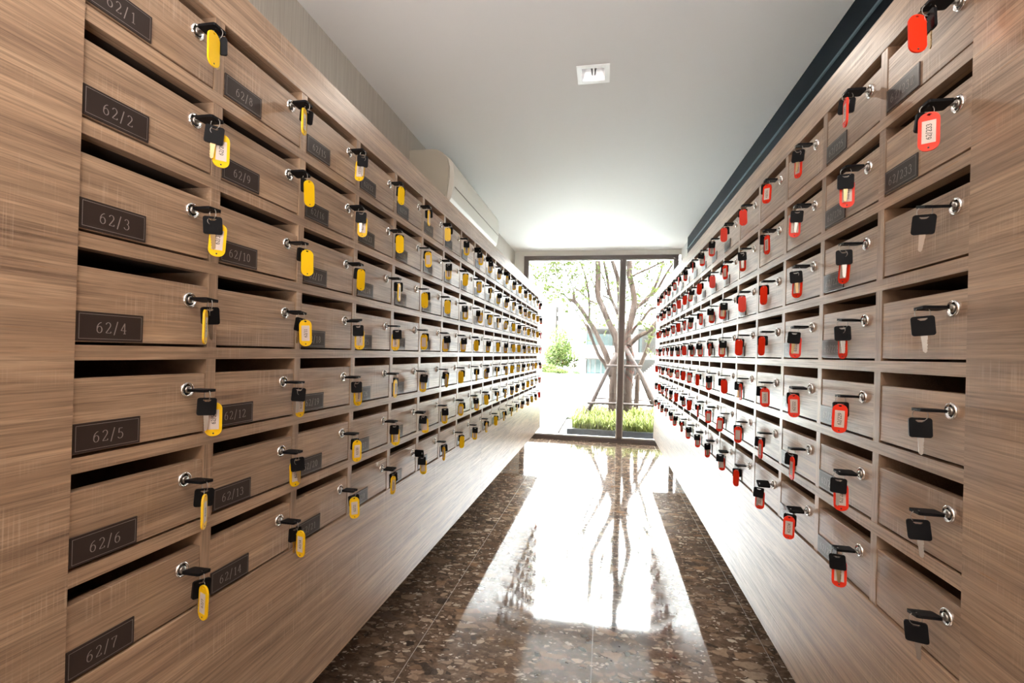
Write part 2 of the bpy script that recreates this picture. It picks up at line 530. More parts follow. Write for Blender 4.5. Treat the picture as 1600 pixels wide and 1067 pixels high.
# ------------------------------------------------------------------ cabinets
def cabinet(side):
    """fixed carcass of one bank; local X to the viewer's right, Y into the wall"""
    left = side == 'left'
    n = NL if left else NR
    z0 = ZL if left else ZR
    depth = .50 if left else .37
    if left: root = empty('mailbox_cabinet', (XL, YL, 0), math.pi / 2)
    else: root = empty('mailbox_cabinet', (XR, YR + NR * W, 0), -math.pi / 2)
    tag(root, 'long wall-hung wooden cabinet of mailboxes along the %s wall' % side, 'cabinet', 'facing mailbox cabinets')
    L = n * W
    # local extents of the end panels
    if left: a0, a1, b0, b1 = -1.35, .0194, L - T / 2, 5.68 - YL
    else: a0, a1, b0, b1 = -(5.38 - YR - L), T / 2, L - .0166, L + YR + 1.0
    zt, zb = z0, z0 - 6 * H - HO
    MB().box(a0, a1, -.0025 if left else 0, depth, ZB, ZT).build('end_panel', M_WOOD, root)
    MB().box(b0, b1, 0 if left else -.0025, depth, ZB, ZT).build('end_panel', M_WOOD, root)
    MB().box(a1, b0, 0, depth, zt, ZT).build('top_board', M_WOOD, root)
    cut = [a1] + ([2.87 - YL] if left else [L - 2.3]) + [b0]
    for i in range(2):
        MB().box(cut[i] + (.0006 if i else 0), cut[i + 1] - (0 if i else .0006), -.002, depth, ZB, zb).build('lower_panel', M_WOOD, root)
    for r in range(1, 7):
        MB().box(a1, b0, .0004, .024, z0 - r * H, z0 - r * H + T).build('shelf_rail', M_WOOD, root)
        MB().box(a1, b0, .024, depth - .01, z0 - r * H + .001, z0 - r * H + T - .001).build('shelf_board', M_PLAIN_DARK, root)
    for k in range(1, n):
        MB().box(k * W - T / 2, k * W + T / 2, .0010, depth - .01, zb, zt).build('divider', M_WOODV, root)
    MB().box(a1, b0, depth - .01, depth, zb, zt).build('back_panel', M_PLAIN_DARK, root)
    return root


cabinet('left'); cabinet('right')

# ------------------------------------------------------------------ mailbox prototypes (local: X right, Y into wall, Z up, origin lower-left of opening)
DH = HO - .0305                                # door height
door_me = MB().box(.0014, WO - .0014, .0022, .0202, .0045, .0045 + DH).mesh('door', M_WOOD, .0008)
door0_me = MB().box(.0100, WO - .0014, .0022, .0202, .0045, .0045 + DH).mesh('door', M_WOOD, .0008)
doorR_me = MB().box(.0014, WO - .0072, .0022, .0202, .0045, .0045 + DH).mesh('door', M_WOOD, .0008)
LKX, LKZ = WO - .0405, .084
rose_me = MB().lathe_y([(.0136, 0), (.0136, -.0014), (.0128, -.0034), (.0116, -.0042), (.0104, -.0038), (.0098, -.0008), (.0070, -.0004), (.0001, -.0004)]).mesh('lock_rosette', M_CHROME)
groove_me = MB().lathe_y([(.0099, -.0009), (.0068, -.0009), (.0066, -.0004)]).mesh('lock_groove', plain('shade_dark_lock_groove', (.03, .03, .03), .35, .6))  # dark ring paints the shade of the lock's recess
core_me = MB().lathe_y([(.0066, .001), (.0066, -.0042), (.0056, -.0054), (.0001, -.0056)]).mesh('lock_barrel', M_STEEL)
PW, PH = .100, .0425
plate_me = MB().box(0, PW, -.0026, -.0002, 0, PH).mesh('number_plate', M_PLATE, .0004)
line = MB()
g, t = .0032, .0006
for x0, x1, z0, z1 in ((g, PW - g, g, g + t), (g, PW - g, PH - g - t, PH - g), (g, g + t, g, PH - g), (PW - g - t, PW - g, g, PH - g)):
    line.add([(x0, 0, z0), (x1, 0, z0), (x1, 0, z1), (x0, 0, z1)], [(0, 1, 2, 3)])
line_me = line.mesh('plate_outline', M_ETCH)

# key bunch prototypes (origin at the lock, on the door face)
stub_me = MB().box(-.004, .004, -.020, -.005, -.001, .001).box(-.0048, .0048, -.0205, -.018, -.0018, .0018).mesh('inserted_key', M_STEEL)
head_out = rrect(.0285, .036, .0036)
inhead_me = MB().holed([(u, w - .0315) for u, w in head_out], (0, -.0435), (.0062, .0020), 2, -.0023, .0023).mesh('key_head', M_BLACK)
RA = Vector((0, -.0435, 0))                    # where the ring passes through the inserted key
ring = MB()
ring.tube([(.0095 * math.sin(a) * .35, .0095 * math.sin(a) * .94, -.0080 + .0098 * math.cos(a)) for a in [2 * math.pi * k / 20 for k in range(20)]], .00065, 5, True)
ring_me = ring.mesh('split_ring', M_STEEL)
ring2 = MB().tube([(.0075 * math.sin(a), .0012 * math.sin(a), -.0210 + .0070 * math.cos(a)) for a in [2 * math.pi * k / 18 for k in range(18)]], .0006, 5, True).mesh('tag_ring', M_STEEL)
# hanging spare key: plane YZ, origin at ring bottom
SH = [(u, w - .0125) for u, w in rrect(.0295, .0310, .0040)]
sphead_me = MB().holed(SH, (0, -.0015), (.0062, .0027), 0, -.0022, .0022).mesh('key_head', M_BLACK)
bl = [(-.0042, -.027), (.0042, -.027), (.0042, -.034), (.0030, -.0355), (.0038, -.038), (.0026, -.040), (.0038, -.0425), (.0024, -.045), (.0034, -.0475), (.0022, -.050),
      (.0026, -.0525), (0, -.0555), (-.0030, -.0525), (-.0034, -.036)]
blade_steel = MB().prism(bl, 0, -.0009, .0009).mesh('spare_key', M_STEEL)
blade_brass = MB().prism(bl, 0, -.0009, .0009).mesh('spare_key', M_BRASS)
# tag: plane YZ, origin at its hole
TG = [(u, w - .0275) for u, w in rrect(.0265, .0600, .0120, 6)]
tag_me = {}
for nm, mt in (('yellow', M_YELLOW), ('red', M_RED)):
    mb = MB().holed(TG, (0, -.001), (.0030, .0018), 0, -.0015, .0015)
    mb.box(-.0021, -.0014, -.0105, -.0088, -.046, -.010).box(-.0021, -.0014, .0088, .0105, -.046, -.010)
    mb.box(-.0021, -.0014, -.0105, .0105, -.0475, -.046)
    mb.lathe = None
    tag_me[nm] = mb.mesh('key_tag', mt)
labelpaper_me = MB().box(-.0019, -.00155, -.0085, .0085, -.0455, -.0105).mesh('paper_label', M_PAPERLABEL)
dot_me = MB().tube([(-.0017, 0, -.0525), (.0017, 0, -.0525)], .0015, 8).mesh('tag_eyelet', M_DARKGREY)

ORD = ['nearest', 'second', 'third', 'fourth', 'fifth', 'sixth', 'seventh', 'eighth', 'ninth', 'tenth', 'eleventh', 'twelfth', 'thirteenth', 'fourteenth',
       'fifteenth', 'sixteenth', 'seventeenth', 'farthest']
ROWN = ['top row', 'second row down', 'third row down', 'middle row', 'third row from bottom', 'second row from bottom', 'bottom row']
# states read from the photograph: (mode, spare key yaw, tag yaw) ; modes: B label tag behind, F blank tag in front, L labelled tag in front, E edge-on tag, N no tag
LEFT_STATE = {(0, 0): ('F', -8, 55), (0, 1): ('B', 4, 12), (0, 2): ('B', 6, 10), (0, 3): ('E', 28, 84), (0, 4): ('B', 2, 4), (0, 5): ('E', 10, 80), (0, 6): ('L', 30, -58),
              (1, 0): ('E', 30, 74), (1, 1): ('F', 62, 40), (1, 2): ('F', 45, 18), (1, 3): ('L', 50, 10), (1, 4): ('B', 5, 55), (1, 5): ('B', 6, 38), (1, 6): ('L', 38, -48),
              (2, 0): ('B', 12, -20), (2, 1): ('B', 0, 5), (2, 2): ('F', 12, 45), (2, 3): ('B', 3, 0), (2, 4): ('B', 0, 40), (2, 5): ('L', 55, 30), (2, 6): ('L', 20, 8),
              (3, 0): ('F', 5, 45), (3, 1): ('F', 25, 20), (3, 2): ('E', 15, 75), (3, 3): ('B', 0, 0), (3, 4): ('E', 65, 70), (3, 5): ('B', 8, 5), (3, 6): ('E', 40, 60)}
RIGHT_STATE = {(0, 0): ('F', 70, -25), (0, 1): ('L', -20, 12), (0, 2): ('N', 20, 0), (0, 3): ('N', 4, 0), (0, 4): ('N', -4, 0), (0, 5): ('N', 5, 0), (0, 6): ('N', 10, 0),
               (1, 0): ('E', 18, 82), (1, 1): ('B', -4, 4), (1, 2): ('B', 3, 55), (1, 3): ('B', -4, 65), (1, 4): ('L', -10, 12), (1, 5): ('B', 5, 4), (1, 6): ('B', 10, 6),
               (2, 0): ('B', 25, 60), (2, 1): ('B', 0, 4), (2, 2): ('B', 12, 40), (2, 3): ('B', 2, 4), (2, 4): ('L', 22, 8), (2, 5): ('E', 20, 76), (2, 6): ('L', 15, 6),
               (3, 0): ('L', -12, 35), (3, 1): ('E', -18, 62), (3, 2): ('F', 25, 50), (3, 3): ('F', 0, 55), (3, 4): ('L', -20, 10), (3, 5): ('E', 12, 70), (3, 6): ('B', 4, 12),
               (4, 0): ('F', 10, 15), (4, 1): ('B', 0, 45), (4, 2): ('F', 0, 8), (4, 3): ('F', 0, 25), (4, 4): ('E', 5, 75), (4, 5): ('L', 5, 25), (4, 6): ('F', 8, 50)}
NO_PLATE = {11, 234, 235, 236, 237, 238, 218, 219, 220, 211, 212, 213, 214, 215, 216, 217, 204, 205}
text_cache = {}


def mailbox(side, c, r):
    left = side == 'left'
    if left:
        num = c * 7 + r + 1
        org = Vector((XL, YL + c * W + T / 2, ZL - r * H - HO)); rz = math.pi / 2
    else:
        num = 232 - 7 * c + r
        org = Vector((XR, YR + (c + 1) * W - T / 2, ZR - r * H - HO)); rz = -math.pi / 2
    far = c >= (6 if left else 5)
    code = '62/%d' % num
    root = empty('mailbox', org, rz)
    col = 'farthest' if c == (NL if left else NR) - 1 else ORD[c]
    where = '%s column of the %s cabinet, %s' % (col, side, ROWN[r])
    readable = num not in NO_PLATE and (left and c < 5 or not left and c < 3)
    if readable: lab = 'wooden mailbox with plate %s, %s' % (code, where)
    elif num in NO_PLATE: lab = 'wooden mailbox without number plate, %s' % where
    else: lab = 'small wooden mailbox, %s' % where
    tag(root, lab, 'mailbox', 'mailboxes in the %s cabinet' % side)
    put('door', door_me if c else (door0_me if left else doorR_me), root)
    lk = put('lock_rosette', rose_me, root, (LKX, .0022, LKZ))
    put('lock_barrel', core_me, lk)
    if c < 9: put('lock_groove', groove_me, lk)
    if num not in NO_PLATE:
        pl = put('number_plate', plate_me, root, (.0108 if left and c == 0 else .0025, .0022, .0058))
        if not far or c < 9:
            put('plate_outline', line_me, pl, (0, -.0030, 0))
            me = text_mesh(code, .0160, .045, .095, .14).mesh('plate_number', M_ETCH)
            put('plate_number', me, pl, (PW / 2, -.0030, PH / 2 - .001))
    # ---- keys
    st = (LEFT_STATE if left else RIGHT_STATE).get((c, r))
    if st is None:
        u = rng.random()
        mode = 'B' if u < .42 else 'F' if u < .62 else 'E' if u < .85 else 'L'
        st = (mode, rng.gauss(0, 18), {'B': rng.gauss(0, 14), 'F': rng.gauss(10, 22), 'E': rng.choice((-1, 1)) * rng.uniform(55, 85), 'L': rng.gauss(5, 25)}[mode])
    mode, ky, ty = st
    yellow = left and c < NL - 1
    colr = 'yellow' if yellow else 'red'
    kroot = empty('key_bunch', org + Vector(((.0, LKX, LKZ) if left else (.0, -LKX, LKZ))) + Vector(((-.0022 if left else .0022), 0, 0)), rz)
    if mode == 'N':
        klab = 'two black-headed keys without tag, %s' % where
    elif mode == 'E':
        klab = 'keys with edge-on %s tag, %s' % (colr, where)
    elif mode == 'F':
        klab = 'keys with blank %s tag, %s' % (colr, where)
    elif mode == 'L':
        klab = 'keys with labelled %s tag, %s' % (colr, where)
    else:
        klab = 'black keys covering a %s tag, %s' % (colr, where)
    if mode == 'N': colg = 'untagged keys in the right cabinet locks'
    else: colg = '%s-tagged keys in the %s cabinet locks' % (colr, side)
    tag(kroot, klab, 'keys', colg)
    roll = rng.gauss(0, 5)
    if left and (c, r) == (4, 6): roll = 78
    if not left and (c, r) == (3, 6): roll = 28
    if left and (c, r) in ((7, 0), (8, 0), (10, 0)): roll = 50
    roll = math.radians(roll)
    pos = org + Vector((.04, 0, 0)) if left else org - Vector((.04, 0, 0))
    face = math.degrees(math.atan2(abs(pos.x), pos.y + .2)) * .9      # they hang turned a little out towards the corridor
    ky += face; ty += face
    ik = put('inserted_key', stub_me, kroot, (0, 0, 0)); ik.rotation_euler = (0, roll, 0)
    put('key_head', inhead_me, ik)
    sgn = 1 if left else -1                     # direction away from the camera in local X
    rg = put('split_ring', ring_me, kroot, RA); rg.rotation_euler = (0, 0, math.radians(rng.uniform(-15, 25)))
    hang = RA + Vector((0, 0, -.0150))
    tilt = rng.gauss(0, 3.5)
    sk = put('spare_key', blade_brass if rng.random() < .35 else blade_steel, kroot, hang + Vector((0, 0, -.0005)))
    sk.rotation_euler = (math.radians(tilt), math.radians(rng.gauss(0, 2)), math.radians(ky * sgn))
    put('key_head', sphead_me, sk)
    if mode != 'N':
        if not far:
            r2 = put('tag_ring', ring2, kroot, RA); r2.rotation_euler = (0, 0, math.radians(ty * sgn + 90))
        gap = .0045 + .0135 * abs(math.sin(math.radians(ky - ty)))
        if mode == 'E': gap = .0175
        ff = math.radians(ky) if mode != 'E' else math.radians(face)
        near = Vector((-math.cos(ff) * sgn, -math.sin(ff), 0))     # away from the spare key, towards the corridor entrance
        side_ = Vector((-near.y, near.x, 0)) * (1 if left else -1)
        off = near * (gap if mode in 'FLE' else -gap)
        lat = {'B': rng.choice((-1, 1)) * .004, 'F': rng.uniform(-.004, .004), 'L': rng.uniform(-.006, .006), 'E': rng.uniform(-.005, .005)}[mode]
        if left and mode == 'B' and c == 0: lat = .010
        off += side_ * lat
        dx, dy = off.x, off.y
        dz = {'B': -.009, 'F': -.003, 'L': -.004, 'E': -.006}[mode]
        tg = put('key_tag', tag_me[colr], kroot, hang + Vector((dx, dy, dz)))
        a = math.radians(ty * sgn)
        # the labelled face points to local -X; turn it towards the camera for the left cabinet, and the other way round for the right
        front = mode in ('B', 'L', 'E')
        if left == front: base = 0.0
        else: base = math.pi
        tg.rotation_euler = (math.radians(rng.gauss(0, 2)), 0, a + base)
        lb = put('paper_label', labelpaper_me, tg)
        if (left and c < 4) or (not left and c < 4):
            if code not in text_cache:
                mb = text_mesh(code, .0064, .12, .15)
                m2 = MB(); m2.v = [(0, z_, x_) for x_, y_, z_ in mb.v]; m2.f = mb.f; m2.s = mb.s
                text_cache[code] = m2.mesh('printed_number', M_INK)
            put('printed_number', text_cache[code], tg, (-.0020, 0, -.028))
        if not far: put('tag_eyelet', dot_me, tg)
    return root


for c in range(NL):
    for r in range(7): mailbox('left', c, r)
for c in range(NR):
    for r in range(7): mailbox('right', c, r)

# ------------------------------------------------------------------ recessed lamp and air conditioner
lamp = empty('ceiling_downlight', (LX, LY, ZC))
tag(lamp, 'square white recessed spotlight in the ceiling above the corridor', 'ceiling light')
fr = MB(); o_, i_ = .080, .056
fr.box(-o_, -i_, -o_, o_, -.004, .001).box(i_, o_, -o_, o_, -.004, .001).box(-i_, i_, -o_, -i_, -.004, .001).box(-i_, i_, i_, o_, -.004, .001)
fr.build('lamp_frame', plain('glossy_white_enamel', (.93, .94, .96), .3), lamp)
cup = MB()
for (x0, y0), (x1, y1) in (((-1, -1), (1, -1)), ((1, -1), (1, 1)), ((1, 1), (-1, 1)), ((-1, 1), (-1, -1))):
    cup.add([(x0 * .055, y0 * .055, 0), (x1 * .055, y1 * .055, 0), (x1 * .03, y1 * .03, .07), (x0 * .03, y0 * .03, .07)], [(0, 1, 2, 3)])
cup.box(-.076, .076, -.076, .076, .09, .094)
cup.build('reflector', M_REFL, lamp)
MB().box(-.03, .03, -.03, .03, .068, .075).build('lamp_bulb', M_LAMP, lamp)
clip = MB()
for s in (-1, 1):
    clip.add([(s * .014 - .008, .0, .066), (s * .014 + .008, .0, .066), (s * .006 + .002, .028, .01), (s * .006 - .002, .028, .01)], [(0, 1, 2, 3)])
clip.build('bulb_clip', M_DARKGREY, lamp)
sp = area_light('downlight_beam', (LX, LY, ZC - .006), (0, 0, 0), .09, .09, 2.5, (1, .92, .82))

ac = empty('air_conditioner', (XWL, 2.89, 0))
tag(ac, 'cream wall-mounted air conditioner above the left mailbox cabinet', 'air conditioner')
prof = [(.0, 1.275), (.15, 1.276), (.185, 1.27), (.225, 1.25), (.262, 1.22), (.285, 1.18), (.292, 1.12), (.288, 1.05), (.275, .975), (.255, .94), (.20, .925), (.0, .925)]
MB().prism(prof, 1, .035, 1.36).build('housing', M_AC, ac, bevel=.004)
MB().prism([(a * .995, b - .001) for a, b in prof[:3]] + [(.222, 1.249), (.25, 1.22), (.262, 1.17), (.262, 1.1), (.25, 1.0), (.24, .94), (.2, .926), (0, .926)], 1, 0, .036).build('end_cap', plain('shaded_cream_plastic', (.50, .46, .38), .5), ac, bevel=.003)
MB().box(.2885, .2925, .06, 1.34, 1.046, 1.05).build('panel_seam', plain('cream_plastic_shadow_gap', (.4, .37, .32), .6), ac)

# ------------------------------------------------------------------ outside: ground, pool, planter
gr = MB().box(-60, 60, YWIN + .1, 120, -1.9, -1.75)
struct('ground', gr, M_LAWN)
wt = MB().box(-30, 40, 6.9, 60, -1.7, -1.2).build('pool_water', M_WATER); wt['kind'] = 'structure'
dk = MB().box(-12, 12, YWIN + .04, 6.93, -1.6, -1.158).build('stone_ledge', M_GRANITE); dk['kind'] = 'structure'

PX0, PX1, PY0, PY1, PZ = -.51, 1.55, 7.03, 8.95, -1.075
pl = empty('planter', (.5, 8, -1.2))
tag(pl, 'low square charcoal granite planter bed around the tree outside the window', 'planter')
k = .10
kb = MB().box(PX0, PX1, PY0, PY0 + k, -1.5, PZ).box(PX0, PX1, PY1 - k, PY1, -1.5, PZ).box(PX0, PX0 + k, PY0 + k, PY1 - k, -1.5, PZ).box(PX1 - k, PX1, PY0 + k, PY1 - k, -1.5, PZ)
kb.v = [(x - .5, y - 8, z + 1.2) for x, y, z in kb.v]
kb.build('kerb', M_GRANITE, pl)
MB().box(PX0 + k - .5, PX1 - k - .5, PY0 + k - 8, PY1 - k - 8, -.3, .08).build('soil', M_SOIL, pl)
tr_ = empty('gravel_trough', (-.6, 8, -1.2))
tag(tr_, 'narrow dark-edged gravel strip left of the planter by the pool', 'gutter')
gt = MB().box(-.08, -.06, -.98, .96, -.2, .045).box(-.06, .085, .93, .96, -.2, .045).box(-.06, .085, -.98, -.95, -.2, .045).box(-.06, .085, -.95, .93, -.2, .0)
gt.build('trough_edge', M_GRANITE, tr_)
gv = MB()
for i in range(700):
    cx, cy, s = rng.uniform(-.05, .075), rng.uniform(-.94, .92), rng.uniform(.008, .016)
    a = rng.random() * 6.28
    vs = [(cx + s * math.cos(a + j * 1.57), cy + s * 1.3 * math.sin(a + j * 1.57), .002) for j in range(4)] + [(cx, cy, .002 + s * rng.uniform(.7, 1.3))]
    gv.add(vs, [(0, 1, 4), (1, 2, 4), (2, 3, 4), (3, 0, 4)])
gv.build('gravel', M_GRAVEL, tr_)['kind'] = 'stuff'

gs = MB()
for i in range(5200):
    x = rng.uniform(PX0 + .06, PX1 - .06); y = rng.uniform(PY0 + .05, PY1 - .06)
    h = rng.uniform(.10, .24) * (1.0 + .35 * math.sin(x * 9) * math.sin(y * 7)); a = rng.random() * 6.283; ln = rng.uniform(.05, .2)
    d = Vector((math.cos(a), math.sin(a), 0)); q = Vector((-d.y, d.x, 0)) * rng.uniform(.006, .012)
    b = Vector((x, y, PZ - .03))
    pts = [b, b + d * ln * .3 + Vector((0, 0, h * .7)), b + d * ln * .75 + Vector((0, 0, h)), b + d * ln * 1.25 + Vector((0, 0, h * .72))]
    ws = (1, .9, .6, .05)
    vs = [p + q * w_ for p, w_ in zip(pts, ws)] + [p - q * w_ for p, w_ in zip(pts, ws)]
    gs.add(vs, [(j, j + 1, 5 + j, 4 + j) for j in range(3)], True)
g_ = gs.build('border_grass', M_GRASS)
tag(g_, 'yellow-green strappy grass filling the granite planter under the tree', 'grass', kind='stuff')

# ------------------------------------------------------------------ the tree
TY = 8.05
tree = empty('garden_tree', (.35, TY, -1.1))
tag(tree, 'multi-stemmed brown tree with sparse leaves in the planter outside the window', 'tree')


def limb(name, pts, n=9):
    """pts: (px, py, depth offset, width in pixels)"""
    P = []; R = []
    ctrl = [(at(a, b, TY + d), w_ / 2 * (TY + d) / FPX) for a, b, d, w_ in pts]
    m = len(ctrl)
    for i in range(m - 1):
        p0, p1, p2, p3 = ctrl[max(i - 1, 0)][0], ctrl[i][0], ctrl[i + 1][0], ctrl[min(i + 2, m - 1)][0]
        for s in range(5):
            t_ = s / 5
            q = .5 * ((2 * p1) + (p2 - p0) * t_ + (2 * p0 - 5 * p1 + 4 * p2 - p3) * t_ ** 2 + (3 * p1 - p0 - 3 * p2 + p3) * t_ ** 3)
            P.append(q); R.append((ctrl[i][1] * (1 - t_) + ctrl[i + 1][1] * t_) * rng.uniform(.94, 1.07))
    P.append(ctrl[-1][0]); R.append(ctrl[-1][1])
    o = tree.location
    MB().tube([p - o for p in P], R, n).build(name, M_BARK, tree)
    return P


LIMBS = []
trunks = [
    [(958, 668, 0, 17), (957.5, 650, 0, 14.5), (958, 616, 0, 14), (959, 594, 0, 13), (961, 574, 0, 14), (966, 552, .02, 15)],
    [(981, 670, .05, 17), (980.8, 652, .05, 14), (980.8, 612, .05, 13), (982, 588, .05, 13.5), (985, 566, .05, 14), (981, 538, .05, 12), (980, 522, .05, 11)],
    [(991, 668, .3, 8.5), (992, 650, .3, 8), (995, 620, .3, 7.5), (997, 582, .3, 7), (1003, 565, .3, 6), (1011, 545, .28, 5.5), (1016, 528.6, .25, 5), (1024, 512, .2, 4.5), (1036, 494, .2, 4)],
]
for t_ in trunks: limb('trunk', t_, 14)
limbs = [
    [(955, 588, 0, 9), (948.6, 559, 0, 8.5), (937.5, 533.4, 0, 7.5), (928, 514, 0, 7), (920, 501.5, 0, 6.5), (908.8, 484, 0, 6), (898, 471, 0, 6.5), (891.5, 468.5, 0, 6), (889.5, 466.5, 0, 3)],
    [(898, 472, 0, 5.5), (896.5, 462, 0, 4.5), (896.8, 455, 0, 4.5)],
    [(962, 566, 0, 11), (966, 549, 0, 10), (960, 522, 0, 10), (952, 505, 0, 9.5), (942, 481, 0, 9), (934.5, 462, 0, 9), (934.5, 438, 0, 9), (934, 409, 0, 8.5), (932, 380, 0, 8)],
    [(968, 520, .1, 6), (968, 501, .1, 5.5), (963.4, 485.6, .1, 5), (953.5, 462, .1, 4.5), (948.7, 434.6, .1, 4.2), (944, 410, .1, 4), (940, 385, .1, 4)],
    [(975, 530, .15, 8), (969, 493.6, .15, 7), (967, 445.8, .15, 7), (961.4, 422, .15, 6.5), (956.6, 407.5, .15, 6), (950, 385, .15, 6)],
    [(979, 545, 0, 11), (981, 524, 0, 9), (987.5, 495, 0, 10), (991.2, 473, 0, 9.5), (988.5, 450.5, 0, 9), (983.7, 429.8, 0, 9), (983.7, 407.5, 0, 8.5), (982, 385, 0, 8)],
    [(990, 484, 0, 6), (998, 478, 0, 5.5), (1015.6, 461.7, .1, 5), (1025, 444, .1, 4.2), (1031.5, 426.6, .1, 3.6), (1036, 409, .1, 3), (1038, 392, .1, 3)],
    [(1012, 464, .08, 4), (1025, 455, .2, 4), (1038, 433, .2, 3.8), (1046, 420, .2, 3.2), (1057, 404, .2, 3)],
    [(987, 432, -.05, 3), (1001, 425, -.05, 3), (1015.6, 418.7, -.1, 2.8), (1036, 408, -.1, 2.4), (1050, 398, -.1, 2)],
    [(983, 540, -.1, 8), (988.5, 534, -.1, 7), (999.7, 524.4, -.15, 6.5), (1015.6, 516.5, -.2, 6.5), (1024.4, 504.7, -.2, 6), (1040, 488, -.2, 5)],
    [(986, 522, .1, 4.5), (992, 512, .1, 4), (1003, 500.5, .1, 4), (1015.6, 484, .1, 3.6), (1026, 480, .1, 3.2), (1042, 470, .1, 3)],
    [(956, 592, .05, 8), (948, 573, .1, 6), (936, 556, .1, 5.5), (932, 547, .1, 5), (924.7, 528.6, .1, 5), (918.4, 511, .1, 5), (914, 507, .1, 3)],
]
for t_ in limbs: LIMBS.append(limb('limb', t_, 11))
twigs = [
    [(917, 510, .1, 2), (905.6, 494, .1, 1.8), (893, 474.5, .05, 1.6), (880, 459, 0, 1.2)],
    [(896.8, 456, 0, 2), (891, 438, -.05, 1.7), (883, 420, -.1, 1.3), (878, 400, -.1, 1.2)],
    [(897, 449, 0, 2.2), (909, 458, 0, 2.2), (921.5, 469.5, 0, 2.4), (932.7, 474.5, 0, 3)],
    [(893, 455, 0, 1.5), (879, 443, -.05, 1.3), (866, 428, -.1, 1.1), (855, 410, -.2, 1)],
    [(889, 467, 0, 1.8), (876, 458, -.05, 1.4), (862, 456, -.1, 1), (848, 448, -.1, .9)],
    [(920, 500, .05, 4), (921, 480, .05, 3.6), (919, 455, .05, 3.2), (914, 430, .05, 2.8), (907, 410, .05, 2.4), (902, 390, .05, 2)],
    [(934, 455, 0, 2.2), (926, 440, 0, 2), (921, 420, 0, 1.7), (918, 400, 0, 1.5)],
    [(950, 462, .1, 2.4), (944, 436, .1, 2), (936, 420, .1, 1.8), (930, 403, .1, 1.6)],
    [(942, 462, 0, 2.2), (951, 466, .05, 2.2), (958, 472, .1, 2)],
    [(962, 486, .1, 2), (971, 470, .2, 2), (976, 450, .2, 1.8), (988, 436, .2, 1.5), (1000, 420, .2, 1.2), (1016, 402, .2, 1)],
    [(992, 470, 0, 2), (1000, 445, .1, 1.7), (1010, 425, .1, 1.5), (1018, 405, .1, 1.3)],
    [(1000, 500, .1, 2), (1003, 490, .1, 1.8), (1008, 478, .1, 1.5), (1014, 468, .1, 1.2)],
    [(984, 565, -.2, 1.2), (996, 570, -.2, 1), (1010, 556, -.2, 1), (1022, 540, -.2, 1)],
    [(984, 462, .1, 2), (978, 466, .1, 1.8), (968, 480, .1, 1.6)],
    [(986, 612, .1, 2.2), (992, 590, .15, 2), (997, 584, .2, 2)],
]
TW = []
for t_ in twigs: TW.append(limb('twig', t_, 6))

lf = MB()
def leaf(p, s):
    d = Vector((rng.gauss(0, 1), rng.gauss(0, 1), rng.gauss(-.2, .8))).normalized()
    q = d.orthogonal().normalized(); q.rotate(Matrix.Rotation(rng.random() * 6.28, 3, d)); q *= s * .19
    nn = d.cross(q).normalized() * s * .08
    o = tree.location
    a = p - o
    lf.add([a, a + d * s * .45 + q + nn, a + d * s, a + d * s * .45 - q + nn], [(0, 1, 2), (0, 2, 3)], True)


def spray(px, py, dep, n, spread, s=.075):
    for _ in range(n):
        p = at(px, py, TY + dep) + Vector((rng.gauss(0, spread), rng.gauss(0, spread), rng.gauss(0, spread)))
        for _ in range(5): leaf(p, s * rng.uniform(.7, 1.25))


for px, py, n, sp_ in ((845, 420, 26, .13), (862, 412, 34, .14), (880, 412, 34, .14), (850, 440, 22, .12), (868, 432, 16, .13), (885, 428, 16, .14), (872, 456, 12, .1), (900, 415, 22, .15),
                       (915, 420, 20, .13), (860, 450, 8, .12), (908, 440, 12, .13), (925, 450, 14, .12), (905, 460, 9, .12), (918, 480, 10, .13), (928, 492, 10, .12), (940, 430, 12, .13), (950, 440, 8, .12),
                       (944, 470, 6, .12), (958, 505, 6, .12), (965, 415, 10, .12), (975, 470, 6, .12), (990, 415, 10, .12), (1003, 420, 12, .12), (1000, 455, 12, .14), (1008, 475, 12, .12), (1018, 435, 8, .12),
                       (1035, 415, 12, .13), (1050, 408, 12, .13), (1012, 500, 10, .1), (1018, 490, 8, .1), (1014, 520, 8, .08), (1020, 550, 5, .07), (930, 510, 8, .12), (966, 490, 6, .1), (1030, 440, 8, .12), (838, 405, 16, .12),
                       (870, 395, 30, .2), (910, 390, 30, .2), (960, 385, 26, .2), (1010, 385, 26, .2), (1050, 385, 22, .2)):
    spray(px, py, rng.uniform(-.25, .25), n, sp_)
lf.build('foliage', M_LEAF, tree)['kind'] = 'stuff'

# timber tripod propping the tree
br = empty('tree_brace', (.35, TY, -1.1))
tag(br, 'tripod of rough timber poles propping the tree trunk', 'tree support')
def pole(pts, w_, name='pole'):
    P = [at(a, b, d) - br.location for a, b, d in pts]
    MB().tube(P, [w_ / 2 * pts[0][2] / FPX * (1 - .03 * i) for i in range(len(P))], 9).build(name, M_POLE, br)
pole([(908, 664, 7.7), (927, 625, 7.77), (943, 592, 7.84), (956, 566, 7.9), (963, 552, 7.93)], 7)
pole([(976, 541, 7.95), (990, 566, 7.85), (1002, 585, 7.78), (1015, 612, 7.65), (1030, 648, 7.5)], 6.5)
pole([(992, 570, 8.3), (1003, 592, 8.4), (1013, 617, 8.5), (1024, 645, 8.6), (1028, 656, 8.62)], 6)
pole([(947, 571.5, 7.80), (975, 572, 7.80), (1003, 573, 7.80)], 4.2, 'crossbar')
pole([(917.5, 629.5, 7.68), (970, 631, 7.68), (1036, 635, 7.62)], 4.0, 'crossbar')
pole([(931, 622, 8.35), (985, 625, 8.35), (1030, 627, 8.5)], 2.6, 'crossbar')

